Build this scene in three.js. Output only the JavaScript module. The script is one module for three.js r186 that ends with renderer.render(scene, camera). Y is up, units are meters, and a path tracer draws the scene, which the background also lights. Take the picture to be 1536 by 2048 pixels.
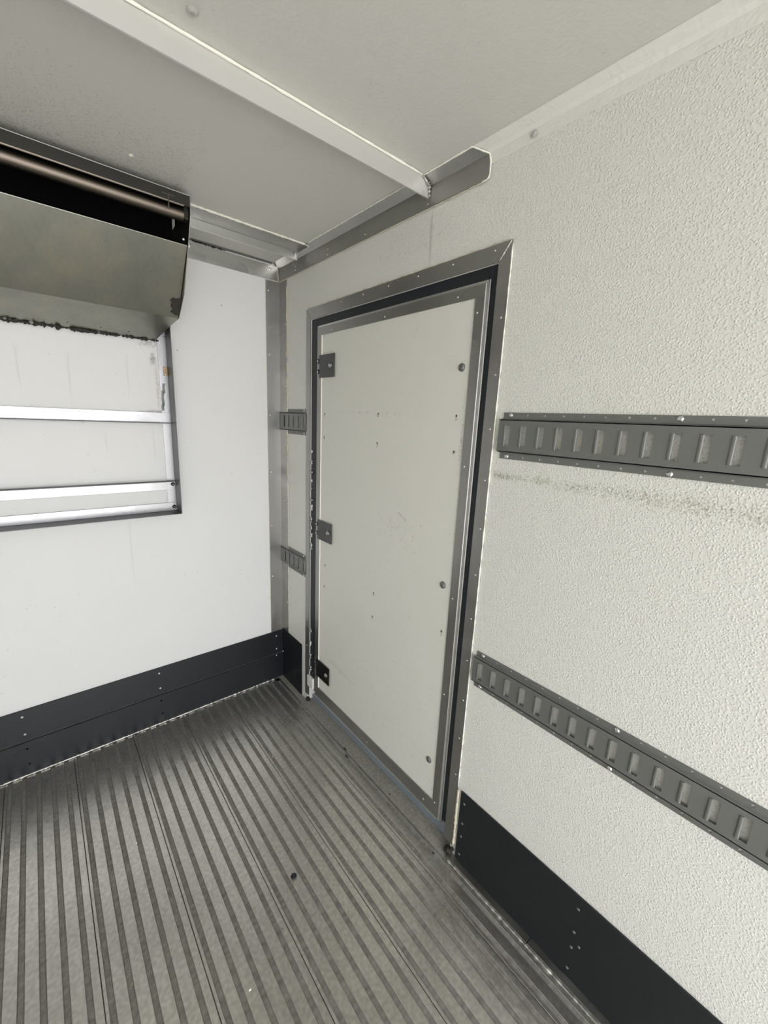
import * as THREE from 'three';
import { mergeGeometries, toCreasedNormals } from 'three/addons/utils/BufferGeometryUtils.js';
import { RoundedBoxGeometry } from 'three/addons/geometries/RoundedBoxGeometry.js';
import { RectAreaLightUniformsLib } from 'three/addons/lights/RectAreaLightUniformsLib.js';
import { ImprovedNoise } from 'three/addons/math/ImprovedNoise.js';

// ---------------------------------------------------------------- camera, sky, sun, exposure
const scene = new THREE.Scene();
const camera = new THREE.PerspectiveCamera(102.872, 1536 / 2048, 0.02, 400);
camera.position.set(-1.02769, 1.57201, 2.09593);
camera.rotation.order = 'YXZ';
camera.rotation.set(-0.219411, -0.707462, 0.04576);
scene.add(camera);

const renderer = new THREE.WebGLRenderer({ antialias: true });
renderer.toneMapping = THREE.LinearToneMapping;
renderer.toneMappingExposure = 5.02;
renderer.shadowMap.enabled = true;

// bright overcast sky, a little brighter towards the zenith
{
  const w = 64, h = 32, d = new Float32Array(w * h * 4);
  for (let r = 0; r < h; r++) {
    const s = Math.max(0, Math.sin(((r + 0.5) / h - 0.5) * Math.PI)), k = 1.3 * (0.62 + 0.75 * s);
    for (let c = 0; c < w; c++) d.set([k * 0.97, k * 0.995, k * 1.065, 1], (r * w + c) * 4);
  }
  const t = new THREE.DataTexture(d, w, h, THREE.RGBAFormat, THREE.FloatType);
  t.mapping = THREE.EquirectangularReflectionMapping;
  t.magFilter = THREE.LinearFilter;
  t.needsUpdate = true;
  scene.background = t;
}
// hazy sun from the right front of the vehicle: it warms the yard behind the open rear, none falls inside
const sun = new THREE.DirectionalLight(0xfff4e8, 2.8);
sun.position.set(9, 12, -6);
sun.castShadow = true;
sun.shadow.radius = 4;
sun.shadow.mapSize.set(2048, 2048);
Object.assign(sun.shadow.camera, { left: -9, right: 9, top: 9, bottom: -9, near: 1, far: 40 });
scene.add(sun, sun.target);

// added fill lamp the size of the rear opening, besides the sky itself
RectAreaLightUniformsLib.init();
const rearFill = new THREE.RectAreaLight(new THREE.Color().setRGB(1.0, 1.0, 1.015), 0.27, 2.16, 2.26);
rearFill.position.set(-1.1, 1.14, 4.19);
rearFill.lookAt(-1.1, 1.14, 0);
scene.add(rearFill);

// ---------------------------------------------------------------- helpers
const W = 2.2, H = 2.31, L = 4.2;            // inside width, height and length of the box body
function rng(seed) { let a = seed >>> 0; return () => { a = (a + 0x6d2b79f5) | 0; let t = Math.imul(a ^ (a >>> 15), 1 | a); t = (t + Math.imul(t ^ (t >>> 7), 61 | t)) ^ t; return ((t ^ (t >>> 14)) >>> 0) / 4294967296; }; }
const perlin = new ImprovedNoise();
const fbm = (x, y, z, o = 4) => { let s = 0, a = 0.5; for (let i = 0; i < o; i++, a *= 0.5) { s += a * perlin.noise(x, y, z + i * 7.3); x *= 2.03; y *= 2.03; } return s; };

function uvm(g) {                             // uv in metres from each face's own direction
  if (g.index) g = g.toNonIndexed();
  const p = g.attributes.position, n = g.attributes.normal, uv = new Float32Array(p.count * 2);
  for (let i = 0; i < p.count; i++) {
    const x = p.getX(i), y = p.getY(i), z = p.getZ(i), a = Math.abs(n.getX(i)), b = Math.abs(n.getY(i)), c = Math.abs(n.getZ(i));
    if (a >= b && a >= c) { uv[2 * i] = z; uv[2 * i + 1] = y; } else if (b >= c) { uv[2 * i] = x; uv[2 * i + 1] = z; } else { uv[2 * i] = x; uv[2 * i + 1] = y; }
  }
  g.setAttribute('uv', new THREE.BufferAttribute(uv, 2));
  return g;
}
function box(x0, x1, y0, y1, z0, z1, r = 0) {
  const w = x1 - x0, h = y1 - y0, d = z1 - z0;
  const g = r ? new RoundedBoxGeometry(w, h, d, 1, Math.min(r, w / 2.1, h / 2.1, d / 2.1)) : new THREE.BoxGeometry(w, h, d);
  return uvm(g.translate((x0 + x1) / 2, (y0 + y1) / 2, (z0 + z1) / 2));
}
const shapeOf = (pts) => new THREE.Shape(pts.map(([a, b]) => new THREE.Vector2(a, b)));
// outline in (x, y), drawn out from z0 to z1
const alongZ = (pts, z0, z1) => uvm(new THREE.ExtrudeGeometry(shapeOf(pts), { depth: z1 - z0, bevelEnabled: false }).translate(0, 0, z0));
// outline in (z, y), drawn out from x0 to x1 (x0 < x1)
const alongX = (pts, x0, x1) => uvm(new THREE.ExtrudeGeometry(pts instanceof THREE.Shape ? pts : shapeOf(pts), { depth: x1 - x0, bevelEnabled: false }).rotateY(-Math.PI / 2).translate(x1, 0, 0));
// irregular bead of sealant or weld along a path
function bead(path, radius, seed, { step = 0.006, rough = 0.45, sides = 6, wave = 0 } = {}) {
  const r = rng(seed), curve = new THREE.CurvePath();
  for (let i = 1; i < path.length; i++) curve.add(new THREE.LineCurve3(new THREE.Vector3(...path[i - 1]), new THREE.Vector3(...path[i])));
  const n = Math.max(2, Math.round(curve.getLength() / step)), pos = [], idx = [];
  for (let i = 0; i <= n; i++) {
    const u = i / n, p = curve.getPointAt(u), t = curve.getTangentAt(Math.min(0.9999, Math.max(0.0001, u)));
    const a = Math.abs(t.y) > 0.9 ? new THREE.Vector3(1, 0, 0) : new THREE.Vector3(0, 1, 0), b = new THREE.Vector3().crossVectors(t, a).normalize(), c = new THREE.Vector3().crossVectors(b, t);
    const k = radius * (1 + rough * (r() * 2 - 1)) * (i === 0 || i === n ? 0.4 : 1), sway = wave * perlin.noise(i * 0.31, seed, 0.5);
    for (let s = 0; s < sides; s++) {
      const q = (s / sides) * 2 * Math.PI, m = k * (1 + 0.25 * (r() - 0.5));
      const v = p.clone().addScaledVector(b, Math.cos(q) * m + sway).addScaledVector(c, Math.sin(q) * m + sway);
      pos.push(v.x, v.y, v.z);
    }
  }
  for (let i = 0; i < n; i++) for (let s = 0; s < sides; s++) { const a = i * sides + s, b = i * sides + ((s + 1) % sides); idx.push(a, b, a + sides, b, b + sides, a + sides); }
  for (let s = 1; s < sides - 1; s++) { idx.push(0, s + 1, s); const e = n * sides; idx.push(e, e + s, e + s + 1); }
  const g = new THREE.BufferGeometry();
  g.setAttribute('position', new THREE.Float32BufferAttribute(pos, 3));
  g.setIndex(idx);
  g.computeVertexNormals();
  return uvm(g);
}
const taken = new Map();
function named(n) { const k = taken.get(n) ?? 0; taken.set(n, k + 1); return k ? n + '_' + String(k).padStart(3, '0') : n; }
function part(name, g, m, parent, label) {
  const o = new THREE.Mesh(Array.isArray(g) ? mergeGeometries(g) : g, m);
  o.name = name; o.castShadow = o.receiveShadow = true;
  if (label) o.userData.label = label;
  parent.add(o);
  return o;
}
function top(o, label, category, extra = {}) { o.userData = { label, category, ...extra }; return o; }
function group(name, label, category, extra) { const o = new THREE.Group(); o.name = named(name); scene.add(o); return top(o, label, category, extra); }
function mesh(name, g, m, label, category, extra) { return top(part(named(name), g, m, scene), label, category, extra); }
const S = { kind: 'structure' };

// fasteners shared by everything: a low dome pointing along +y, radius 1
const domeG = new THREE.SphereGeometry(1, 10, 4, 0, Math.PI * 2, 0, Math.PI / 2).scale(1, 0.55, 1);
const washerG = new THREE.LatheGeometry([[0, 0.5], [0.3, 0.5], [0.34, 0.62], [0.62, 0.6], [0.7, 0.34], [0.95, 0.3], [1, 0.2], [1, 0]].map(([a, b]) => new THREE.Vector2(a, b)), 16);
function stud(name, g, m, parent, at, face, r) {
  const o = part(name, g, m, parent);
  o.position.set(...at);
  o.scale.setScalar(r);
  if (face === '-x') o.rotation.z = Math.PI / 2;
  if (face === '+z') o.rotation.x = Math.PI / 2;
  if (face === '-y') o.rotation.x = Math.PI;
  return o;
}

// ---------------------------------------------------------------- textures
function tileNoise(seed) {                    // gradient noise that repeats every `per` cells
  const r = rng(seed), gx = [], gy = [];
  for (let i = 0; i < 4096; i++) { const a = r() * 2 * Math.PI; gx.push(Math.cos(a)); gy.push(Math.sin(a)); }
  const hash = (x, y) => ((x * 73856093) ^ (y * 19349663)) & 4095, f = (t) => t * t * t * (t * (t * 6 - 15) + 10);
  return (x, y, per) => {
    const ix = Math.floor(x), iy = Math.floor(y), dx = x - ix, dy = y - iy, m = (v) => ((v % per) + per) % per;
    const k = (a, b, u, v) => { const h = hash(m(a), m(b)); return gx[h] * u + gy[h] * v; };
    const u = f(dx), v = f(dy), A = k(ix, iy, dx, dy), B = k(ix + 1, iy, dx - 1, dy), C = k(ix, iy + 1, dx, dy - 1), D = k(ix + 1, iy + 1, dx - 1, dy - 1);
    return (A + u * (B - A)) * (1 - v) + (C + u * (D - C)) * v;
  };
}
const n1 = tileNoise(11), n2 = tileNoise(29);
function field(size, metres, fn, { srgb = false, rgb = false } = {}) {
  const d = srgb ? new Uint8Array(size * size * 4) : new Float32Array(size * size * 4);
  for (let y = 0; y < size; y++) for (let x = 0; x < size; x++) {
    const v = fn(x / size, y / size), o = (y * size + x) * 4, k = srgb ? 255 : 1;
    for (let c = 0; c < 3; c++) d[o + c] = k * Math.min(1, Math.max(0, rgb ? v[c] : v));
    d[o + 3] = k;
  }
  const t = new THREE.DataTexture(d, size, size, THREE.RGBAFormat, srgb ? THREE.UnsignedByteType : THREE.FloatType);
  t.wrapS = t.wrapT = THREE.RepeatWrapping;
  t.magFilter = THREE.LinearFilter;
  t.repeat.set(1 / metres, 1 / metres);
  if (srgb) t.colorSpace = THREE.SRGBColorSpace;
  t.needsUpdate = true;
  return t;
}
// embossed wall panels: rounded bumps of uneven size about 5 mm apart
const pebble = (() => {
  const N = 96, r = rng(77), cx = [], cy = [], rad = [], ht = [];
  for (let i = 0; i < N * N; i++) { cx.push(r()); cy.push(r()); rad.push(0.32 + 0.42 * r()); ht.push(r() < 0.8 ? 0.5 + 0.5 * r() : 0.15); }
  return field(1024, 0.5, (u, v) => {
    const x = u * N + 0.5 * n2(u * 48, v * 48, 48), y = v * N + 0.5 * n2(u * 48 + 9, v * 48 + 4, 48), ix = Math.floor(x), iy = Math.floor(y);
    let h = 0;
    for (let b = -1; b < 2; b++) for (let a = -1; a < 2; a++) {
      const k = ((iy + b + N) % N) * N + ((ix + a + N) % N), d = Math.hypot(ix + a + cx[k] - x, iy + b + cy[k] - y) / rad[k];
      if (d < 1) { const q = 1 - d * d; h = Math.max(h, ht[k] * q * q); }
    }
    return 0.15 + 0.65 * h + 0.12 * n1(u * 60, v * 60, 60);
  });
})();
const fine = field(512, 0.5, (u, v) => 0.5 + 0.5 * n1(u * 70, v * 70, 70) + 0.4 * n2(u * 22, v * 22, 22));
const dents = field(512, 0.7, (u, v) => 0.5 + 0.55 * n1(u * 20, v * 14, 2 * 7 * 10) + 0.35 * n2(u * 48, v * 36, 12 * 4 * 3) + 0.12 * n1(u * 128, v * 128, 128));
const scuff = field(512, 0.6, (u, v) => 0.5 + 0.5 * n2(u * 9, v * 9, 9) + 0.35 * n1(u * 30, v * 30, 30) + 0.25 * n2(u * 110, v * 110, 110));
const roughOf = (lo, hi) => field(256, 0.55, (u, v) => lo + (hi - lo) * (0.5 + 0.6 * n1(u * 8, v * 8, 8) + 0.5 * n2(u * 40, v * 40, 40)));

// a colour map painted on a canvas for one flat panel: u0..u1, v0..v1 in metres
function panelMap(px, u0, v0, size, base, paint) {
  const c = document.createElement('canvas');
  c.width = c.height = px;
  const g = c.getContext('2d'), k = px / size;
  g.fillStyle = base; g.fillRect(0, 0, px, px);
  const X = (u) => (u - u0) * k, Y = (v) => px - (v - v0) * k, r = rng(px + Math.round(u0 * 100 + v0 * 31));
  const api = {
    g, X, Y, k, r,
    spot(u, v, rad, col, el = 1, ang = 0) { g.fillStyle = col; g.beginPath(); g.ellipse(X(u), Y(v), rad * k, rad * k * el, ang, 0, 7); g.fill(); },
    cloud(u, v, su, sv, n, rad, col) { for (let i = 0; i < n; i++) { const a = r() * 6.283, q = Math.sqrt(-2 * Math.log(1 - r() * 0.98)); api.spot(u + Math.cos(a) * q * su, v + Math.sin(a) * q * sv, rad * (0.4 + r()), col, 0.5 + r(), r() * 3); } },
    line(pts, w, col) { g.strokeStyle = col; g.lineWidth = w * k; g.lineCap = 'round'; g.beginPath(); pts.forEach(([u, v], i) => (i ? g.lineTo(X(u), Y(v)) : g.moveTo(X(u), Y(v)))); g.stroke(); },
    run(u, v, len, w, col) { const p = []; for (let i = 0; i <= 12; i++) p.push([u + (r() - 0.5) * w * 0.8, v - (len * i) / 12]); api.line(p, w, col); },
  };
  for (let i = 0; i < 900; i++) api.spot(u0 + r() * size, v0 + r() * size, 0.0015 + 0.004 * r() * r(), `rgba(${r() > 0.5 ? '110,104,88' : '255,254,248'},${0.03 + 0.07 * r()})`, 0.4 + r(), r() * 3);
  paint(api);
  const t = new THREE.CanvasTexture(c);
  t.colorSpace = THREE.SRGBColorSpace;
  t.repeat.set(1 / size, 1 / size);
  t.offset.set(-u0 / size, -v0 / size);
  t.wrapS = t.wrapT = THREE.ClampToEdgeWrapping;
  return t;
}
const rightMap = panelMap(2048, -0.1, -0.05, 2.4, '#d9d8d1', (a) => {
  // greenish grime caught in the embossing, in a level streak under the upper track
  for (let i = 0; i < 2600; i++) {
    const z = 1.385 + a.r() * 0.66, dens = 0.35 + 0.65 * Math.max(0, perlin.noise(z * 11, 3.3, 1.1) + 0.45);
    if (a.r() > dens) continue;
    const s = 0.006 + 0.02 * Math.max(0, (z - 1.42)) , y = 1.431 - 0.018 * Math.max(0, z - 1.7) + (a.r() + a.r() + a.r() - 1.5) * s * 1.6;
    a.spot(z, y, 0.0008 + 0.0012 * a.r(), `rgba(112,114,88,${0.12 + 0.2 * a.r()})`, 0.5 + a.r(), a.r() * 3);
  }
  a.cloud(1.535, 1.437, 0.012, 0.007, 90, 0.0022, 'rgba(122,130,88,0.12)');
  for (let q = 0; q < 14; q++) a.line([[1.061 + (a.r() - 0.5) * 0.011, 2.225 - a.r() * 0.03], [1.063 + (a.r() - 0.5) * 0.011, 2.06 + a.r() * 0.05]], 0.0022, 'rgba(90,86,76,0.06)');
  
  a.cloud(1.0, 2.16, 0.12, 0.03, 60, 0.006, 'rgba(130,126,112,0.05)');
  a.cloud(0.2, 1.3, 0.05, 0.4, 60, 0.004, 'rgba(120,112,96,0.06)');
  for (let i = 0; i < 24; i++) a.spot(1.4 + a.r() * 0.8, a.r() * 2.2, 0.001, 'rgba(70,66,56,0.45)');
});
const frontMap = panelMap(1024, -2.3, -0.05, 2.4, '#dcdcda', (a) => {
  // dark wet-looking drips beside the post and run marks down the panel
  a.cloud(-0.6, 1.79, 0.006, 0.013, 420, 0.0016, 'rgba(78,74,66,0.10)');
  a.cloud(-0.589, 1.68, 0.004, 0.07, 700, 0.0016, 'rgba(122,106,92,0.09)');
  a.cloud(-0.60, 1.568, 0.03, 0.003, 320, 0.0013, 'rgba(70,66,60,0.14)');
  a.cloud(-0.61, 1.852, 0.025, 0.007, 420, 0.0015, 'rgba(70,64,58,0.12)');
  for (const [u, v, l] of [[-0.745, 1.09, 0.35], [-0.62, 1.5, 0.2], [-0.8, 1.49, 0.12], [-0.9, 1.8, 0.25], [-1.05, 1.8, 0.2], [-0.7, 1.8, 0.2]]) for (let q = 0; q < 9; q++) a.line([[u + (a.r() - 0.5) * 0.012, v - a.r() * 0.03], [u + (a.r() - 0.5) * 0.012, v - l * (0.5 + 0.5 * a.r())]], 0.0022, 'rgba(120,116,108,0.035)');
  for (let i = 0; i < 60; i++) a.spot(-1.3 + a.r() * 1.25, 0.35 + a.r() * 1.85, 0.001 + 0.0015 * a.r(), `rgba(80,78,70,${0.15 + 0.35 * a.r()})`, 0.5 + a.r(), a.r() * 3);
});
const doorMap = panelMap(1024, 0.2, 0.0, 2.1, '#d9d8cf', (a) => {
  for (const [y, z] of [[1.5975, 1.2244], [1.4847, 1.2255], [1.598, 0.8325], [1.4846, 0.8335], [1.4857, 0.4416], [1.5918, 0.4441], [0.8572, 0.8497], [0.7485, 0.8484], [0.8543, 1.2359], [0.8636, 0.4659], [0.7514, 0.4591]]) {
    a.spot(z, y, 0.0034, 'rgba(34,32,28,0.95)', 1.2);
    a.cloud(z, y - 0.006, 0.003, 0.005, 10, 0.002, 'rgba(80,74,62,0.25)');
  }
  a.cloud(1.0, 1.17, 0.06, 0.05, 150, 0.003, 'rgba(120,114,98,0.10)');
  a.line([[0.98, 1.235], [1.0, 1.222], [1.022, 1.21]], 0.003, 'rgba(110,104,92,0.35)');
  a.cloud(1.253, 1.52, 0.004, 0.06, 140, 0.0013, 'rgba(90,84,72,0.25)');
  a.cloud(0.75, 1.6, 0.12, 0.004, 60, 0.004, 'rgba(120,118,126,0.08)');
  a.cloud(0.9, 0.35, 0.25, 0.14, 260, 0.005, 'rgba(128,128,118,0.07)');
  for (let i = 0; i < 7; i++) a.line([[0.5 + i * 0.01, 0.36 + i * 0.004], [0.62 + i * 0.02, 0.345]], 0.002, 'rgba(150,148,140,0.25)');
  for (let i = 0; i < 70; i++) a.spot(0.45 + a.r() * 0.8, 0.15 + a.r() * 0.9, 0.0008 + 0.001 * a.r(), 'rgba(90,86,74,0.5)');
});
const ceilMap = panelMap(2048, -1.7, -0.1, 2.5, '#cccbc4', (a) => {
  for (let i = 0; i < 12000; i++) {           // dark specks, denser towards the vent
    const x = -0.56 - a.r() * 0.9, q = a.r() * a.r();
    a.spot(x, 0.40 + q * 0.42, 0.0008 + 0.001 * a.r(), `rgba(70,68,56,${0.06 + 0.12 * a.r()})`, 0.6 + a.r(), a.r() * 3);
  }
  for (const [x, z, n] of [[-0.43, 0.86, 26], [-0.62, 0.6, 20], [-0.72, 0.5, 10], [-0.35, 1.2, 16], [-0.83, 0.55, 24], [-0.9, 0.46, 40]]) a.cloud(x, z, 0.02, 0.02, n, 0.003, 'rgba(90,86,74,0.05)');
  a.line([[-0.733, 1.0], [-0.731, 0.985]], 0.002, 'rgba(40,38,34,0.8)');
  for (let i = 0; i < 80; i++) a.spot(-1.2 + a.r() * 1.2, a.r() * 2, 0.0012, 'rgba(84,80,70,0.3)');
});

// ---------------------------------------------------------------- materials
const std = (o) => new THREE.MeshStandardMaterial(o);
const lin = (r, g, b) => new THREE.Color().setRGB(r, g, b);
const M = {
  wallRight: std({ map: rightMap, roughness: 0.4, bumpMap: pebble, bumpScale: 0.0014 }),
  wallFront: std({ map: frontMap, roughness: 0.5, bumpMap: fine, bumpScale: 0.0005 }),
  wallPlain: std({ color: '#d8d8d2', roughness: 0.5, bumpMap: pebble, bumpScale: 0.0006 }),
  doorPanel: std({ map: doorMap, roughness: 0.48, bumpMap: pebble, bumpScale: 0.0003 }),
  ceiling: std({ map: ceilMap, roughness: 0.6, bumpMap: fine, bumpScale: 0.0006 }),
  cove: std({ color: '#dbdad3', roughness: 0.35, bumpMap: fine, bumpScale: 0.0008 }),
  alu: std({ color: lin(0.375, 0.37, 0.355), metalness: 1, roughnessMap: roughOf(0.3, 0.52), bumpMap: fine, bumpScale: 0.00012 }),
  aluBright: std({ color: lin(0.66, 0.66, 0.64), metalness: 1, roughnessMap: roughOf(0.26, 0.42), bumpMap: fine, bumpScale: 0.00012 }),
  beam: std({ color: lin(0.70, 0.69, 0.665), metalness: 0.6, roughness: 0.4, bumpMap: fine, bumpScale: 0.0002 }),
  steelDark: std({ color: lin(0.13, 0.13, 0.13), metalness: 0.8, roughness: 0.5 }),  // darker tone than steel, for the return legs of the frame
  steel: std({ color: lin(0.37, 0.37, 0.375), metalness: 1, roughnessMap: roughOf(0.24, 0.4) }),
  plateDark: std({ color: lin(0.085, 0.085, 0.085), metalness: 1, roughness: 0.18 }),
  rivet: std({ color: lin(0.75, 0.75, 0.73), metalness: 1, roughness: 0.22 }),
  galv: std({ color: lin(0.20, 0.205, 0.192), metalness: 0.55, roughness: 0.5, bumpMap: scuff, bumpScale: 0.0003 }),
  kick: std({ color: lin(0.0062, 0.0085, 0.011), roughness: 0.4, bumpMap: scuff, bumpScale: 0.0006 }),
  rubber: std({ color: lin(0.008, 0.011, 0.015), roughness: 0.5 }),
  sealant: std({ color: '#ecebdf', roughness: 0.4 }),
  sealantOld: std({ color: '#cfc7b2', roughness: 0.6 }),
  weld: std({ color: lin(0.48, 0.47, 0.44), metalness: 0.9, roughness: 0.42 }),
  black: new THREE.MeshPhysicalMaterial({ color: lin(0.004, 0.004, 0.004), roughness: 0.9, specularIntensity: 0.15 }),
  dirt: std({ color: lin(0.03, 0.027, 0.022), roughness: 0.9 }),
  rustPlate: std({ color: lin(0.42, 0.3, 0.18), metalness: 0.4, roughness: 0.55 }),
  bronze: std({ color: lin(0.17, 0.145, 0.12), metalness: 1, roughness: 0.42 }),
  bronzeLight: std({ color: lin(0.5, 0.44, 0.37), metalness: 1, roughness: 0.35 }),
  ground: std({ color: lin(0.38, 0.375, 0.355), roughness: 0.95, bumpMap: scuff, bumpScale: 0.004 }),
};
const blotch = (seed, fn) => { const n = tileNoise(seed), m = tileNoise(seed + 5); return field(512, 0.9, (u, v) => fn(n(u * 6, v * 6, 6) + 0.5 * m(u * 19, v * 19, 19), m(u * 80, v * 80, 80), u, v), { srgb: true, rgb: true }); };
// worn rib tops: dull aluminium with grey and brown traffic film in patches
M.rib = std({ map: blotch(5, (a, b) => { const k = 0.79 + 0.035 * a + 0.09 * b; return [k, k * 0.985, k * 0.955]; }), metalness: 0.95, roughnessMap: roughOf(0.27, 0.4), bumpMap: dents, bumpScale: 0.0009 });
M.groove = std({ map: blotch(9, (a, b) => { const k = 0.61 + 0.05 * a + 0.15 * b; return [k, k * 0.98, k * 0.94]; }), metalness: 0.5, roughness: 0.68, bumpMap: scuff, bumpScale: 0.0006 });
M.evap = std({ map: blotch(21, (a, b) => { const k = 0.62 + 0.05 * a + 0.02 * b, w = Math.max(0, a) * 0.05; return [k + w * 0.4, k - w * 0.1, k * 0.95 - w]; }), metalness: 1, roughnessMap: roughOf(0.3, 0.37) });
M.sill = std({ color: lin(0.36, 0.42, 0.48), metalness: 0.6, roughness: 0.45 });
M.edgePlate = std({ map: blotch(33, (a, b) => { const k = 0.60 + 0.05 * a + 0.10 * b; return [k, k * 0.97, k * 0.91]; }), metalness: 0.35, roughness: 0.7, bumpMap: scuff, bumpScale: 0.0005 });

// ---------------------------------------------------------------- yard outside, seen by the interior only through the open rear
mesh('ground', box(-40, 40, -1.3, -1.15, -30, 60), M.ground, 'paved yard outside the open rear of the truck body', 'ground', S);

// ---------------------------------------------------------------- box body
const wallR = mesh('wall_right', alongX([[-0.08, -0.12], [0.292, -0.12], [0.292, 0.045], [0.319, 0.045], [0.319, 2.0095], [1.334, 2.0095], [1.334, 0.045], [1.362, 0.045], [1.362, -0.12], [L, -0.12], [L, H + 0.08], [-0.08, H + 0.08]], 0, 0.08), M.wallRight, 'white embossed panel side wall with the grey tracks and the door', 'wall', S);
mesh('wall_front', box(-W - 0.08, 0, -0.12, H + 0.08, -0.08, 0), M.wallFront, 'smooth white front wall behind the cooling unit', 'wall', S);
mesh('wall_left', box(-W - 0.08, -W, -0.12, H + 0.08, 0, L), M.wallPlain, 'white side wall opposite the door', 'wall', S);
mesh('ceiling', box(-W - 0.04, 0.04, H, H + 0.08, -0.04, L), M.ceiling, 'pale grey-white roof panel overhead', 'ceiling', S);

// floor: extruded planks with four flat ribs, grooves with a serrated bottom and a narrow seam
const floor = group('floor', 'ribbed dull aluminium plank floor with dark grooves', 'floor', S);
{
  const P = 0.2335, gr = [[0.0095, 0.0245], [0.055, 0.070], [0.102, 0.117], [0.1505, 0.1655], [0.198, 0.213]], D = 0.0055;
  function plank(x0, x1, zEnd0, zEnd1) {
    const out = [], cols = [];                 // profile from left to right: [x, y, groove?]
    const s = 0.0008;
    out.push([x0 + s, -0.03, 0], [x0 + s, -0.0012, 0], [x0 + s + 0.0012, 0, 0]);
    for (const [a, b] of gr) {
      const xa = Math.round((x0 - 1e-9) * 1e4) / 1e4 + a, xb = xa + (b - a);
      if (xb > x1 - 0.004) break;
      out.push([xa - 0.0008, 0, 0], [xa, -0.0008, 1]);
      out.push([xa + 0.0006, -D, 1]);
      for (let i = 0; i < 6; i++) { const q = xa + 0.001 + ((b - a - 0.002) * (i + 0.5)) / 6; out.push([q - 0.0009, -D, 1], [q, -D + 0.0011, 1]); }
      out.push([xb - 0.0006, -D, 1], [xb, -0.0008, 1], [xb + 0.0008, 0, 0]);
    }
    out.push([x1 - s - 0.0012, 0, 0], [x1 - s, -0.0012, 0], [x1 - s, -0.03, 0]);
    const pos = [], g1 = [], g2 = [];
    const quad = (p, q, arr) => arr.push([p[0], p[1], zEnd1], [q[0], q[1], zEnd1], [q[0], q[1], zEnd0], [p[0], p[1], zEnd1], [q[0], q[1], zEnd0], [p[0], p[1], zEnd0]);
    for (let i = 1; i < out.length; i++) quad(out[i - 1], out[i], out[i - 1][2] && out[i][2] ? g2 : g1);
    quad(out[out.length - 1], out[0], g1);
    const mk = (arr) => { const g = new THREE.BufferGeometry(); g.setAttribute('position', new THREE.Float32BufferAttribute(arr.flat(), 3)); g.computeVertexNormals(); return uvm(g); };
    const a = mk(g1);
    if (!g2.length) return mergeGeometries([a], true);
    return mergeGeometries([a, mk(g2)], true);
  }
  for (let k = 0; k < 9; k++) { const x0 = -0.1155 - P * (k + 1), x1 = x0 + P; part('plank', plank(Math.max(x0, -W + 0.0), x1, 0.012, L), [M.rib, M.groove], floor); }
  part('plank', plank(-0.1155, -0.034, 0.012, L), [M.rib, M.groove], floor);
  part('edge_plate', box(-0.0335, 0.0344, -0.03, -0.001, 0.2925, 1.3615, 0.0006), M.edgePlate, floor);
  part('edge_plate', box(-0.0335, -0.001, -0.03, -0.001, 0.012, 0.2915, 0.0006), M.edgePlate, floor);
  part('edge_plate', box(-0.0335, -0.001, -0.03, -0.001, 1.3625, L, 0.0006), M.edgePlate, floor);
  part('subfloor', box(-W, 0.0, -0.12, -0.031, 0.0, L), M.dirt, floor);
  for (const [x, z, w, d] of [[-0.0316, 0.7196, 0.009, 0.02], [-0.05, 0.76, 0.007, 0.026], [-0.0521, 1.3275, 0.006, 0.009], [-0.02, 1.04, 0.005, 0.007]])
    part('grime_spot', uvm(new THREE.IcosahedronGeometry(1, 1).scale(w * 0.6, 0.0006, d * 0.6).translate(x, 0.0001, z)), M.dirt, floor);
  // plug of black rubber left in a bolt hole, drain hole in the corner
  part('drain_hole', new THREE.CylinderGeometry(0.012, 0.012, 0.002, 18).translate(-0.052, 0.0006, 0.028), M.black, floor, 'dark round drain hole in the corner');
}
mesh('trim_1', [box(0.0345, 0.079, 0.045, 0.098, 0.3195, 1.3335), box(0.0345, 0.079, -0.0305, 0.0449, 0.2925, 1.3615), box(0.0005, 0.079, -0.12, -0.0306, 0.2925, 1.3615)], M.sill, 'blue-grey door sill under the door leaf', 'sill', S);

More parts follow.
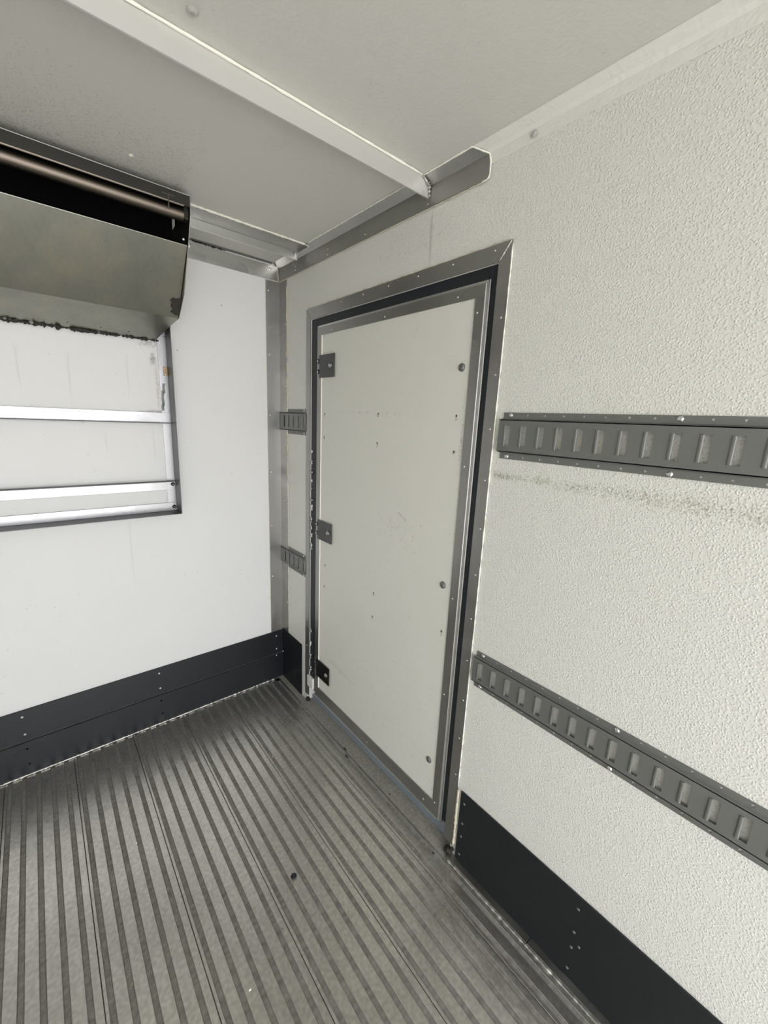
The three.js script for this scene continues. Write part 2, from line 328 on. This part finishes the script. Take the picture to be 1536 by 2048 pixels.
// ---------------------------------------------------------------- ceiling trim and beams
{
  const t = group('trim_2', 'folded bare aluminium cover plate along the ceiling edge above the door', 'trim', S);
  part('plate', alongZ([[-0.0005, 2.23], [-0.0065, 2.23], [-0.0065, 2.289], [-0.036, 2.3095], [-0.03, 2.3095], [-0.0005, 2.2895]], 0.001, 1.236), M.alu, t);
  part('plate_end', alongX([[1.236, 2.23], [1.271, 2.23], [1.276, 2.237], [1.276, 2.27], [1.27, 2.289], [1.236, 2.289]], -0.0065, -0.0005), M.alu, t);
  { // sloping end of the upper fold, cut off at an angle
    const a = new THREE.Vector3(-0.0065, 2.289, 1.236), b = new THREE.Vector3(-0.036, 2.3095, 1.236), c = new THREE.Vector3(-0.0065, 2.289, 1.27), o = new THREE.Vector3(0.006, 0.0, 0);
    const tri = (...v) => v.flatMap((p) => [p.x, p.y, p.z]), A = a.clone().add(o), B = b.clone().add(o), C = c.clone().add(o), g = new THREE.BufferGeometry();
    g.setAttribute('position', new THREE.Float32BufferAttribute([...tri(a, c, b), ...tri(A, B, C), ...tri(b, c, C), ...tri(b, C, B)], 3));
    g.computeVertexNormals();
    part('fold_end', uvm(g), M.alu, t);
  }
  part('sealant_bead', bead([[-0.037, 2.3075, 0.35], [-0.037, 2.3075, 1.236], [-0.007, 2.289, 1.273], [-0.006, 2.27, 1.279], [-0.006, 2.236, 1.279], [-0.006, 2.229, 1.272], [-0.005, 2.229, 1.25]], 0.0024, 3, { wave: 0.0006, rough: 0.3 }), M.sealant, t, 'white sealant bead');
  part('sealant_bead', bead([[-0.004, 2.2285, 0.004], [-0.004, 2.2285, 1.25]], 0.0018, 4), M.sealantOld, t);
  for (const [z, y] of [[1.045, 2.242], [0.18, 2.245], [0.18, 2.262], [0.16, 2.275], [0.46, 2.243], [0.465, 2.262], [0.72, 2.246]]) stud('rivet', domeG, M.rivet, t, [-0.0064, y, z], '-x', 0.0034);
}
{
  const t = group('trim_3', 'white painted cove strip along the ceiling above the right wall', 'trim', S);
  part('cove', alongZ([[-0.0005, 2.2645], [-0.003, 2.2655], [-0.005, 2.29], [-0.012, 2.2985], [-0.0355, 2.3095], [-0.0005, 2.3095]], 1.24, L), M.cove, t);
  const k = stud('screw_cap', washerG, M.cove, t, [-0.0055, 2.2795, 1.405], '-x', 0.0085);
  k.rotation.z = Math.PI / 2 - 0.25;
}
{
  const t = group('trim_4', 'bare aluminium angle along the top of the front wall', 'trim', S);
  part('angle', alongX([[0.0005, 2.23], [0.006, 2.23], [0.006, 2.296], [0.0005, 2.296]], -W + 0.001, -0.012), M.aluBright, t);
  part('fold', alongX([[0.0005, 2.3035], [0.0045, 2.3035], [0.012, 2.3095], [0.0005, 2.3095]], -W + 0.001, -0.041), M.alu, t);
  part('grime', bead([[-0.62, 2.301, 0.006], [-0.27, 2.3005, 0.006]], 0.0022, 10, { rough: 0.8, wave: 0.002 }), M.dirt, t, 'dark grime in the joint');
  for (const x of [-0.052, -0.425]) stud('rivet', washerG, M.rivet, t, [x, 2.278, 0.006], '+z', 0.006);
  part('sealant_bead', bead([[-0.012, 2.298, 0.007], [-0.009, 2.23, 0.007]], 0.0022, 8), M.sealantOld, t);
  part('sealant_bead', bead([[-0.075, 2.229, 0.006], [-0.012, 2.229, 0.007]], 0.0016, 9), M.sealant, t);
}
{
  const t = group('trim_5', 'riveted aluminium corner angle between the front wall and the door wall', 'trim', S);
  part('front_flange', alongZ([[-0.0755, 0.3155], [-0.0005, 0.3155], [-0.0005, 2.228], [-0.0755, 2.228]], 0.0005, 0.0042), M.alu, t);
  part('side_flange', alongX([[0.0043, 0.3235], [0.082, 0.3235], [0.082, 2.228], [0.0043, 2.228]], -0.0042, -0.0005), M.alu, t);
  part('sealant_bead', bead([[-0.0025, 0.33, 0.0835], [-0.0025, 2.2, 0.0835]], 0.0022, 12, { rough: 0.8, wave: 0.003 }), M.sealantOld, t);
  part('sealant_bead', bead([[-0.0765, 0.33, 0.0028], [-0.0765, 2.2, 0.0028]], 0.0012, 13, { rough: 0.8, wave: 0.002 }), M.sealantOld, t);
  for (let k = 0; k < 7; k++) {
    if (k < 6) stud('rivet', domeG, M.rivet, t, [-0.0615, 2.1805 - k * 0.3025, 0.0041], '+z', 0.0042);
    stud('rivet', domeG, M.rivet, t, [-0.0041, 2.0245 - k * 0.3015 + (k ? 0 : 0), 0.0712], '-x', 0.0036);
  }
}
{
  const t = group('ceiling_beam', 'pale aluminium angle beam across the ceiling, welded to the cover plate above the door', 'beam');
  part('hanging_leg', alongX([[1.0442, 2.2555], [1.0492, 2.2555], [1.0492, 2.3095], [1.0442, 2.3095]], -W + 0.002, -0.0375), M.beam, t);
  part('leg_end', alongZ([[-0.0375, 2.2555], [-0.0072, 2.2555], [-0.0072, 2.2885], [-0.0375, 2.309]], 1.0442, 1.0492), M.beam, t);
  part('ceiling_leg', box(-W + 0.002, -0.04, 2.3055, 2.3095, 0.985, 1.0442), M.beam, t);
  part('sealant_bead', bead([[-W + 0.01, 2.3065, 1.0525], [-0.045, 2.3065, 1.0525]], 0.0032, 21, { step: 0.02, rough: 0.2, sides: 8 }), M.sealant, t, 'smooth white sealant bead');
  part('weld_bead', bead([[-0.04, 2.305, 1.053], [-0.012, 2.287, 1.0535], [-0.0085, 2.257, 1.0525]], 0.0042, 22, { step: 0.0022, rough: 0.7, sides: 7 }), M.weld, t, 'lumpy silver weld');
}
{
  const t = group('ceiling_beam', 'short-legged aluminium angle beam beside the cooling unit near the front wall', 'beam');
  part('ceiling_leg', box(-0.5335, -0.012, 2.301, 2.3055, 0.2385, 0.328, 0.001), M.alu, t);
  part('hanging_leg', box(-0.5335, -0.028, 2.268, 2.3008, 0.2325, 0.238, 0.001), M.aluBright, t);  // brighter metal than the ceiling leg: light on this face put into its colour
  part('packing_strip', box(-0.5335, -0.04, 2.3056, 2.3095, 0.236, 0.326), M.alu, t);
  part('sealant_bead', bead([[-0.53, 2.306, 0.331], [-0.038, 2.306, 0.331]], 0.0042, 31, { step: 0.012, rough: 0.3 }), M.sealant, t, 'white sealant bead');
  part('weld_bead', bead([[-0.038, 2.305, 0.33], [-0.012, 2.302, 0.33]], 0.004, 32, { step: 0.004, rough: 0.8 }), M.weld, t);
  part('weld_bead', bead([[-0.0275, 2.3, 0.24], [-0.0275, 2.268, 0.24]], 0.0022, 33, { step: 0.004, rough: 0.7 }), M.weld, t);
}

// ---------------------------------------------------------------- door frame (casing) and door
{
  const t = group('trim_6', 'riveted bare aluminium casing around the door', 'trim', S), x0 = -0.0045, x1 = -0.0004;
  const zo0 = 0.281, zo1 = 1.3725, yo = 2.0565, zi0 = 0.3186, zi1 = 1.3346, yi = 2.0105, yb = 0.046;
  part('left_member', alongX([[zo0, yb], [zi0, yb], [zi0, yi], [zo0, yo]], x0, x1), M.alu, t);
  part('right_member', alongX([[zi1, yb], [zo1, yb], [zo1, yo], [zi1, yi]], x0, x1), M.alu, t);
  part('head_member', alongX([[zi0 + 0.0006, yi], [zi1 - 0.0006, yi], [zo1 - 0.0006, yo], [zo0 + 0.0006, yo]], x0, x1), M.alu, t);
  part('weld_bead', bead([[x0 - 0.0005, yo - 0.002, zo1 - 0.002], [x0 - 0.0005, yi + 0.002, zi1 + 0.002]], 0.0022, 41, { step: 0.004, rough: 0.4 }), M.weld, t);
  part('weld_bead', bead([[x0 - 0.0005, yo - 0.006, zo0 + 0.006], [x0 - 0.0005, yi, zi0]], 0.0022, 42, { step: 0.004, rough: 0.4 }), M.weld, t);
  part('sealant_bead', bead([[-0.003, 0.31, zo1 + 0.002], [-0.003, yo - 0.01, zo1 + 0.0015]], 0.002, 43, { rough: 0.5, wave: 0.0022, step: 0.01 }), M.sealant, t, 'ragged cream sealant');
  part('sealant_bead', bead([[-0.003, 0.055, zo1 + 0.006], [-0.003, 0.3, zo1 + 0.006]], 0.0055, 44, { rough: 0.3, wave: 0.002 }), M.sealantOld, t, 'thick tan sealant');
  part('sealant_bead', bead([[-0.002, yo + 0.002, zo0 + 0.01], [-0.002, yo + 0.002, zo1 - 0.01]], 0.0016, 45, { rough: 0.9, wave: 0.004 }), M.sealantOld, t);
  for (let k = 0; k < 11; k++) stud('rivet', domeG, M.rivet, t, [x0, 1.8656 - k * 0.1516, 1.3595], '-x', 0.0034);
  for (let k = 0; k < 6; k++) stud('rivet', domeG, M.rivet, t, [x0, 2.0425, 0.5668 + k * 0.1503], '-x', 0.0034);
  for (let k = 0; k < 11; k++) stud('rivet', domeG, M.rivet, t, [x0, 1.8656 - k * 0.1516, 0.3], '-x', 0.0026);
  part('corner_block', box(-0.012, 0.002, 0.112, 0.178, 0.312, 0.3715, 0.004), M.cove, t, 'small white block at the foot of the hinge side');
  part('dirt_clump', bead([[-0.006, 0.006, 1.349], [-0.008, 0.02, 1.366], [-0.006, 0.036, 1.381]], 0.0105, 46, { rough: 0.6, step: 0.005, sides: 7 }), M.dirt, t, 'dark dirt packed at the foot of the casing');
  part('dirt_clump', bead([[-0.002, 0.012, 0.29], [0.0, 0.016, 0.326]], 0.009, 47, { rough: 0.6, step: 0.005, sides: 7 }), M.dirt, t, 'dark dirt packed at the foot of the casing');
  const r = rng(91);
  for (let i = 0; i < 15; i++) {              // flakes of silver paint on the black seal
    const y = i < 11 ? 1.43 - i * 0.047 - r() * 0.02 : 0.46 - (i - 11) * 0.075, h = 0.012 + r() * 0.03;
    part('paint_flake', bead([[0.002, y, 0.326 + r() * 0.005], [0.002, y - h, 0.325 + r() * 0.008]], 0.004 + r() * 0.003, 300 + i, { rough: 0.8, step: 0.005 }), i % 3 ? M.steel : M.cove, t);
  }
}
{
  const t = group('door_1', 'white side door with riveted aluminium edging, hinge plates and bolts', 'door', S);
  const z0 = 0.3835, z1 = 1.297, y0 = 0.093, y1 = 1.966, a0 = 0.414, a1 = 1.2635, b0 = 0.152, b1 = 1.9325, xf = -0.0035, xb = 0.0;
  part('panel', alongX([[z0 + 0.002, y0 + 0.002], [z1 - 0.002, y0 + 0.002], [z1 - 0.002, y1 - 0.002], [z0 + 0.002, y1 - 0.002]], 0.0005, 0.06), M.doorPanel, t, 'white embossed door skin with small drilled holes');
  part('edging', alongX([[z0, y1], [a0, b1], [a1, b1], [z1, y1]], xf, xb), M.alu, t);
  part('edging', alongX([[z0, y0], [z1, y0], [a1, b0], [a0, b0]], xf, xb), M.alu, t);
  part('edging', alongX([[z0, y0], [a0, b0], [a0, b1], [z0, y1]], xf, xb), M.alu, t);
  part('edging', alongX([[a1, b0], [z1, y0], [z1, y1], [a1, b1]], xf, xb), M.alu, t);
  // outer lip set a little behind the edging
  part('lip', box(0.0, 0.01, y0 - 0.008, y1 + 0.009, z1 + 0.0045, z1 + 0.014, 0.0015), M.alu, t);
  part('lip', box(0.0, 0.01, y0 - 0.008, y1 + 0.009, z0 - 0.0095, z0 - 0.001, 0.0015), M.alu, t);
  part('lip', box(0.0, 0.01, y1 + 0.001, y1 + 0.009, z0, z1 + 0.004, 0.0015), M.aluBright, t);
  part('lip', box(0.0, 0.01, y0 - 0.008, y0 - 0.001, z0, z1 + 0.004, 0.0015), M.aluBright, t);
  part('edge_bead', box(-0.0065, -0.001, y0, y1, z1 + 0.0002, z1 + 0.0042, 0.0016), M.aluBright, t);
  part('edge_bead', box(-0.002, -0.0002, y0, y1 + 0.008, z1 + 0.0118, z1 + 0.0138, 0.0008), M.aluBright, t);
  part('edge_bead', box(-0.0065, -0.001, y0 - 0.0042, y0 - 0.0002, z0, z1, 0.0016), M.aluBright, t);
  // black compression seal filling the gap to the casing
  part('seal', box(0.003, 0.07, 0.1, 2.009, z1 + 0.0145, 1.3335, 0.002), M.rubber, t, 'black rubber seal');
  part('seal', box(0.003, 0.07, 0.1, 2.009, 0.3195, z0 - 0.01, 0.002), M.rubber, t, 'black rubber seal');
  part('seal', box(0.003, 0.07, y1 + 0.0095, 2.009, z0 - 0.01, z1 + 0.0145, 0.002), M.rubber, t, 'black rubber seal');
  part('inner_seal_joint', alongX([[a0 - 0.0005, b0], [a0 + 0.0035, b0], [a0 + 0.0035, b1], [a0 - 0.0005, b1]], -0.003, 0.0004), M.sealant, t, 'thin white sealant line');
  for (const [y, z] of [[1.8912, 1.2749], [1.947, 1.1957], [1.4431, 1.2768], [0.9942, 1.2751], [0.6244, 1.2745], [0.151, 1.2743], [0.118, 1.2169], [1.9429, 0.8523], [1.944, 0.5], [0.118, 0.85]]) stud('rivet', domeG, M.rivet, t, [xf, y, z], '-x', 0.0036);
  for (const [y, z] of [[1.7428, 1.2317], [1.0262, 1.2265], [0.309, 1.2274]]) {
    const b = stud('bolt', washerG, M.galv, t, [0.0006, y, z], '-x', 0.0125);
    const s = part('slot', new THREE.BoxGeometry(0.42, 0.05, 0.08), M.black, b);
    s.position.y = 0.51; s.rotation.y = 0.9;
  }
  for (const y of [1.7985, 1.036, 0.272]) {
    const p = part('hinge_plate', box(-0.0075, -0.0036, y - 0.049, y + 0.049, 0.4025, 0.526, 0.0008), M.plateDark, t, 'dark polished steel hinge plate');
    for (const [dy, z] of [[0.024, 0.395], [-0.021, 0.395]]) { stud('washer', washerG, M.plateDark, p, [-0.0035, y + dy, z], '-x', 0.011); stud('screw', domeG, M.rivet, p, [-0.0085, y + dy, z], '-x', 0.0062); }
    stud('washer', washerG, M.alu, p, [-0.0074, y + 0.001, 0.499], '-x', 0.0115); stud('screw', domeG, M.rivet, p, [-0.0128, y + 0.001, 0.499], '-x', 0.0066);
  }
}

// ---------------------------------------------------------------- kick plates
{
  const t = group('baseboard_front', 'black kick plate in two strips along the foot of the front wall', 'kick plate', S);
  part('upper_strip', box(-W + 0.001, -0.0055, 0.1665, 0.314, 0.0005, 0.007, 0.001), M.kick, t);
  part('lower_strip', box(-W + 0.001, -0.0055, 0.0035, 0.1625, 0.0005, 0.0105, 0.0012), M.kick, t);
  part('weld_bead', bead([[-W + 0.01, 0.0045, 0.0125], [-0.06, 0.0045, 0.0125]], 0.0052, 51, { step: 0.006, rough: 0.45 }), M.weld, t, 'rough silver weld along the floor');
  for (const x of [-0.0465, -0.678, -1.197, -1.72]) {
    for (const y of [0.2835, 0.1995]) stud('rivet', domeG, M.cove, t, [x, y, 0.0068], '+z', 0.0048);
    for (const y of [0.13, 0.055]) stud('rivet', domeG, M.black, t, [x, y, 0.0103], '+z', 0.0046);
  }
  stud('rivet', domeG, M.rivet, t, [-0.0473, 0.1561, 0.0105], '+z', 0.0042);
}
{
  const t = group('baseboard_right', 'short black kick plate in the corner left of the door', 'kick plate', S);
  part('plate', alongX([[0.0005, 0.002], [0.238, 0.002], [0.238, 0.322], [0.0005, 0.322]], -0.0052, -0.0005), M.kick, t);
  for (const [y, z] of [[0.29, 0.045], [0.21, 0.045], [0.275, 0.17], [0.09, 0.045], [0.1, 0.17]]) stud('rivet', domeG, M.kick, t, [-0.0051, y, z], '-x', 0.0045);
  part('chip', bead([[-0.007, 0.165, 0.008], [-0.007, 0.178, 0.02]], 0.002, 61), M.sealant, t);
}
{
  const t = group('baseboard_right', 'long black kick plate under the lower track right of the door', 'kick plate', S);
  part('plate', box(-0.0065, -0.0005, 0.0125, 0.305, 1.391, L - 0.002, 0.0015), M.kick, t);
  part('floor_bar', box(-0.0285, -0.0005, 0.0005, 0.0115, 1.374, 1.6985, 0.001), M.alu, t, 'grey metal bar on the floor');
  part('floor_bar', box(-0.0285, -0.0005, 0.0005, 0.0115, 1.7015, L - 0.002, 0.001), M.alu, t, 'grey metal bar on the floor');
  part('weld_bead', bead([[-0.0305, 0.003, 1.376], [-0.0305, 0.003, L - 0.01]], 0.0052, 71, { step: 0.006, rough: 0.5, wave: 0.001 }), M.weld, t, 'rough silver weld along the floor');
  for (const z of [1.41, 1.8146, 2.22]) for (const y of [0.265, 0.1805, 0.1237, 0.0434]) stud('rivet', domeG, M.galv, t, [-0.0064, y, z], '-x', 0.0045);
  stud('rivet', domeG, M.galv, t, [-0.0064, 0.1479, 1.8339], '-x', 0.004);
}

// ---------------------------------------------------------------- slotted cargo tracks
function track(label, y0, y1, z0, z1, slot0, screws) {
  const t = group('cargo_track', label, 'track', { group: 'slotted cargo tracks on the door wall' });
  const h = y1 - y0, f = 0.0175, d = 0.0105, th = 0.0024, ya = y0 + f, yb = y1 - f, pitch = 0.0507, yc = (y0 + y1) / 2;
  const slots = [];
  for (let k = -2; k < 80; k++) { const z = slot0 + k * pitch; if (z - 0.013 > z0 && z + 0.012 < z1) slots.push(z); }
  // web standing off the wall, pierced by the slots
  const web = shapeOf([[z0 - 0.0035, ya + 0.002], [z1, ya + 0.002], [z1, yb - 0.002], [z0 - 0.0035, yb - 0.002]]);
  for (const z of slots) {
    const p = new THREE.Path(), hh = 0.0285;
    p.moveTo(z - 0.0035, yc - hh).lineTo(z - 0.0035, yc + hh).lineTo(z + 0.0105, yc + hh).lineTo(z + 0.0105, yc - hh).closePath();
    web.holes.push(p);
  }
  part('web', alongX(web, -d, -d + th), M.galv, t);
  // rolled lip at the left edge of every slot
  const lip = uvm(new THREE.CylinderGeometry(0.0042, 0.0042, 0.055, 10).scale(0.5, 1, 1));
  for (const z of slots) part('slot_lip', lip, M.galv, t).position.set(-d - 0.0006, yc, z - 0.0066);
  // sloping sides of the channel and flanges with nail holes
  for (const [a, b, s] of [[ya, ya + 0.0045, 1], [yb, yb - 0.0045, -1]]) part('channel_side', alongZ(s > 0 ? [[-0.0026, a - 0.001], [-0.0026, a + th], [-d + th, b], [-d, b], [-d, b - th]] : [[-0.0026, a + 0.001], [-d, b + th], [-d, b], [-d + th, b], [-0.0026, a - th]], z0, z1), M.galv, t);
  for (const [a, b] of [[y0, ya], [yb, y1]]) {
    const s = shapeOf([[z0 + 0.004, a], [z1, a], [z1, b], [z0 + 0.004, b]]), ym = (a + b) / 2 + (a === y0 ? -0.0015 : 0.0015);
    for (const z of slots) if (!screws.some((q) => Math.abs(q - z) < 0.02)) { const c = new THREE.Path(); c.absellipse(z + 0.004, ym, 0.003, 0.003, 0, 7, true); s.holes.push(c); }
    part('flange', alongX(s, -0.0026, -0.0003), M.galv, t);
    for (const z of screws) stud('screw', washerG, M.rivet, t, [-0.0026, ym, z], '-x', 0.0062);
  }
  return t;
}
track('long grey slotted cargo track on the white wall right of the door, the upper one', 1.4815, 1.6105, 1.397, L - 0.01, 1.4205, [1.4245, 1.826, 2.228]);
track('long grey slotted cargo track above the black kick plate right of the door', 0.7315, 0.8580, 1.391, L - 0.01, 1.4156, [1.4195, 1.822, 2.224]);
track('short grey slotted cargo track stub between corner angle and door casing, upper one', 1.4845, 1.6105, 0.0045, 0.2795, 0.057, [0.262]);
track('short grey slotted cargo track stub between corner and door casing, the lower one', 0.738, 0.860, 0.0045, 0.2795, 0.058, [0.262]);

// ---------------------------------------------------------------- angle frame on the front wall below the cooling unit
{
  const t = group('mounting_frame', 'bright steel angle frame with cross rails on the front wall below the cooling unit', 'frame');
  const xl = -1.64, xr = -0.545;
  const post = (name, x0, x1, fin) => part('return_leg', fin, M.steelDark, part(name, box(x0, x1, 1.1115, 1.93, 0.0004, 0.0038, 0.0006), M.steel, t), 'dark return leg');
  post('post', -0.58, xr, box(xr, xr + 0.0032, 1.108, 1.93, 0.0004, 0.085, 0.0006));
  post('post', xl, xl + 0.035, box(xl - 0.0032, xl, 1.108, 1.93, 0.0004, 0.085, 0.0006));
  part('return_leg', box(xl, xr - 0.0004, 1.108, 1.1112, 0.0041, 0.085, 0.0006), M.steelDark, part('bottom_rail', box(xl, xr - 0.0004, 1.1115, 1.15, 0.0041, 0.0075, 0.0006), M.steel, t));
  part('return_leg', box(xl, xr - 0.004, 1.2517, 1.255, 0.0041, 0.033, 0.0006), M.steelDark, part('cross_rail', box(xl, xr - 0.004, 1.212, 1.2515, 0.0041, 0.0075, 0.0006), M.steel, t));
  part('return_leg', box(xl, xr + 0.0, 1.5165, 1.5198, 0.0041, 0.036, 0.0006), M.steelDark, part('cross_rail', box(xl, xr + 0.0, 1.52, 1.5635, 0.0041, 0.0075, 0.0006), M.steel, t));
  for (const y of [1.238, 1.1305]) stud('bolt', washerG, M.plateDark, t, [-0.5565, y, 0.0074], '+z', 0.0085);
  const p = part('latch_plate', box(-0.5625, -0.546, 1.724, 1.763, 0.0039, 0.0065, 0.0006), M.rustPlate, t, 'small rusty plate with two screws');
  for (const y of [1.757, 1.73]) stud('screw', domeG, M.rivet, p, [-0.554, y, 0.0064], '+z', 0.003);
  const r = rng(7);
  for (const [x, y, h] of [[-0.572, 1.66, 0.075], [-0.566, 1.69, 0.045], [-0.574, 1.6, 0.03]]) {   // grey drips dried on the post
    const s = new THREE.Shape();
    s.moveTo(x - 0.004, y); s.lineTo(x - 0.006, y - h * 0.5); s.lineTo(x - 0.003, y - h); s.lineTo(x + 0.006, y - h * 0.85); s.lineTo(x + 0.005, y - h * 0.4); s.lineTo(x + 0.009, y + 0.02 * r()); s.closePath();
    part('drip_mark', uvm(new THREE.ExtrudeGeometry(s, { depth: 0.0004, bevelEnabled: false }).translate(0, 0, 0.00385)), M.galv, t, 'dried grey drip');
  }
}

// ---------------------------------------------------------------- cooling unit under the ceiling
{
  const t = group('cooling_unit', 'dull stainless evaporator housing with dark top vent, high on the front wall', 'cooling unit');
  const xr = -0.537, xl = -1.663;
  const sheet = (name, a, b, th, m, x0 = xl, x1 = xr, label) => {   // flat sheet between two (z, y) points
    const d = Math.hypot(b[0] - a[0], b[1] - a[1]), nz = -(b[1] - a[1]) / d * th, ny = (b[0] - a[0]) / d * th;
    return part(name, alongX([a, b, [b[0] + nz, b[1] + ny], [a[0] + nz, a[1] + ny]], x0, x1), m, t, label);
  };
  sheet('front_panel', [0.2, 1.936], [0.376, 2.152], 0.002, M.evap, xl + 0.002, xr - 0.002, 'dull brushed stainless front panel');
  sheet('panel_top_fold', [0.376, 2.152], [0.345, 2.156], 0.002, M.evap, xl + 0.002, xr - 0.002);
  { // drip pan: tapers in towards the wall
    const v = [[xl + 0.002, 1.936, 0.2], [xr - 0.002, 1.936, 0.2], [-0.586, 1.868, 0.016], [xl + 0.05, 1.868, 0.016]], up = v.map(([x, y, z]) => [x, y + 0.002, z]);
    const q = (a, b, c, d) => [...a, ...b, ...c, ...a, ...c, ...d], g = new THREE.BufferGeometry();
    g.setAttribute('position', new THREE.Float32BufferAttribute([...q(v[3], v[2], v[1], v[0]), ...q(up[0], up[1], up[2], up[3]), ...q(v[0], v[1], up[1], up[0]), ...q(v[1], v[2], up[2], up[1]), ...q(v[2], v[3], up[3], up[2]), ...q(v[3], v[0], up[0], up[3])], 3));
    g.computeVertexNormals();
    part('drip_pan', uvm(g), M.evap, t, 'sloping stainless drip pan');
    const e = bead([[-0.575, 1.868, 0.012], [-0.66, 1.866, 0.014], [-1.1, 1.864, 0.016], [xl + 0.06, 1.866, 0.014]], 0.0055, 83, { rough: 0.8, step: 0.004, wave: 0.007, sides: 7 });
    part('grime_seal', e, M.dirt, t, 'black crumbling seal');
    part('seal_rod', alongX([[0.012, 1.8685], [0.024, 1.873], [0.024, 1.877], [0.012, 1.8725]], xl + 0.06, -0.66), M.black, t);
  }
  const end = [[0.426, 2.291], [0.422, 2.234], [0.387, 2.166], [0.376, 2.148], [0.295, 2.010], [0.2, 1.9365], [0.06, 1.927], [0.0085, 1.92], [0.0085, 2.22], [0.225, 2.26], [0.225, 2.291]];
  part('end_panel', alongX(end, xr, xr + 0.002), M.evap, t);
  part('end_panel', alongX(end, xl - 0.002, xl), M.evap, t);
  part('top_flange', box(xl + 0.001, xr - 0.001, 2.257, 2.2895, 0.4235, 0.4265, 0.0008), M.flange = std({ color: lin(0.06, 0.058, 0.052), metalness: 0.8, roughness: 0.45 }), t, 'dark steel top flange');
  part('flange_edge', box(xl, xr, 2.2896, 2.2925, 0.4215, 0.4275, 0.0008), M.aluBright, t);
  part('flange_lip', box(xl + 0.001, xr - 0.02, 2.2535, 2.2569, 0.4215, 0.4285, 0.0008), M.bronzeLight, t);
  part('top_cover', box(xl + 0.001, xr - 0.001, 2.289, 2.2912, 0.012, 0.4214), M.black, t);
  part('vent_back', box(xl + 0.001, xr - 0.001, 2.0, 2.288, 0.19, 0.194), M.black, t, 'inside of the vent, its shade painted black');  // near-black colour stands for the shade inside the vent
  part('guide_tube', uvm(new THREE.CylinderGeometry(0.021, 0.021, xr - xl - 0.03, 20).rotateZ(Math.PI / 2).translate((xl + xr) / 2, 2.2415, 0.384)), M.bronze, t, 'bronze-tinged metal tube in the vent');
  part('bracket', box(xr - 0.014, xr - 0.0005, 2.225, 2.275, 0.37, 0.4, 0.001), M.flange, t);
  // T-shaped wire clip hanging over the flange, screws at the end
  part('wire_clip', [box(-0.6075, -0.604, 2.228, 2.272, 0.4275, 0.430, 0.0006), box(-0.624, -0.588, 2.2705, 2.2735, 0.4275, 0.430, 0.0006)], M.bronze, t);
  for (const [x, y, z] of [[-0.62, 2.249, 0.4], [-0.77, 2.249, 0.4], [-0.93, 2.249, 0.4]]) stud('screw', domeG, M.plateDark, t, [x, y, z], '+z', 0.004);
  for (const x of [-0.56, -0.69, -0.785, -0.89]) stud('screw', domeG, M.plateDark, t, [x, 1.882, 0.05], '-y', 0.004);
  stud('screw', domeG, M.rivet, t, [-0.552, 2.167, 0.382], '+z', 0.005);
  { // torn black tape on the end of the panel
    const s = shapeOf([[-0.5365, 2.02], [-0.546, 2.012], [-0.549, 2.017], [-0.5545, 2.004], [-0.551, 1.995], [-0.553, 1.982], [-0.548, 1.968], [-0.552, 1.958], [-0.545, 1.95], [-0.5365, 1.948]]);
    const g = new THREE.ExtrudeGeometry(s, { depth: 0.002, bevelEnabled: false });
    g.translate(0.5365, -1.936, 0).scale(2.1, 1, 1).translate(-0.5365, 0, 0);
    const tilt = Math.atan2(0.176, 0.216);
    g.rotateX(tilt).translate(0, 1.936, 0.2);
    const n = new THREE.Vector3(0, -0.176, 0.216).normalize().multiplyScalar(0.0016);
    part('torn_tape', uvm(g.translate(n.x, n.y, n.z)), M.dirt, t, 'torn black tape on the corner');
  }
}

// ---------------------------------------------------------------- small loose things
{
  const g = new THREE.LatheGeometry([[0, 0.004], [0.004, 0.0042], [0.005, 0.006], [0.0095, 0.005], [0.0105, 0.002], [0.009, 0]].map(([a, b]) => new THREE.Vector2(a, b)), 14);
  const o = mesh('rubber_plug', uvm(g), M.rubber, 'black ring-shaped plug lying on the ribbed floor', 'plug');
  o.position.set(-0.4985, 0.0003, 1.0811);
  const chips = [[500, 1980, -0.7323, 1.2675, 'white chip near the bottom edge of the picture, left of centre'], [0, 0, -0.9, 0.62, 'white chip on the floor nearest the front kick plate'], [0, 0, -0.62, 0.38, 'white chip on the floor between the plug and the front weld'], [0, 0, -0.33, 0.55, 'white chip on the floor toward the door corner']];
  chips.forEach(([, , x, z, label], i) => {
    const q = mesh('paint_chip', uvm(new THREE.IcosahedronGeometry(0.0032, 0).scale(1.3, 0.5, 0.8)), M.sealant, label, 'chip', { group: 'paint chips on the floor' });
    q.position.set(x, 0.0012, z); q.rotation.y = i * 1.3;
  });
  const f = mesh('wad_of_fluff', uvm(new THREE.IcosahedronGeometry(0.006, 1).scale(1.2, 0.5, 1.6)), M.sealant, 'small white scrap stuck to the ceiling above the cooling unit', 'scrap');
  f.position.set(-0.7204, 2.3078, 0.5042);
  const c = stud(named('roof_fastener'), washerG, M.cove, scene, [-0.7159, 2.3098, 1.1114], '-y', 0.011);
  top(c, 'small round white fastener in the ceiling near the pale beam', 'fastener');
}

renderer.render(scene, camera);
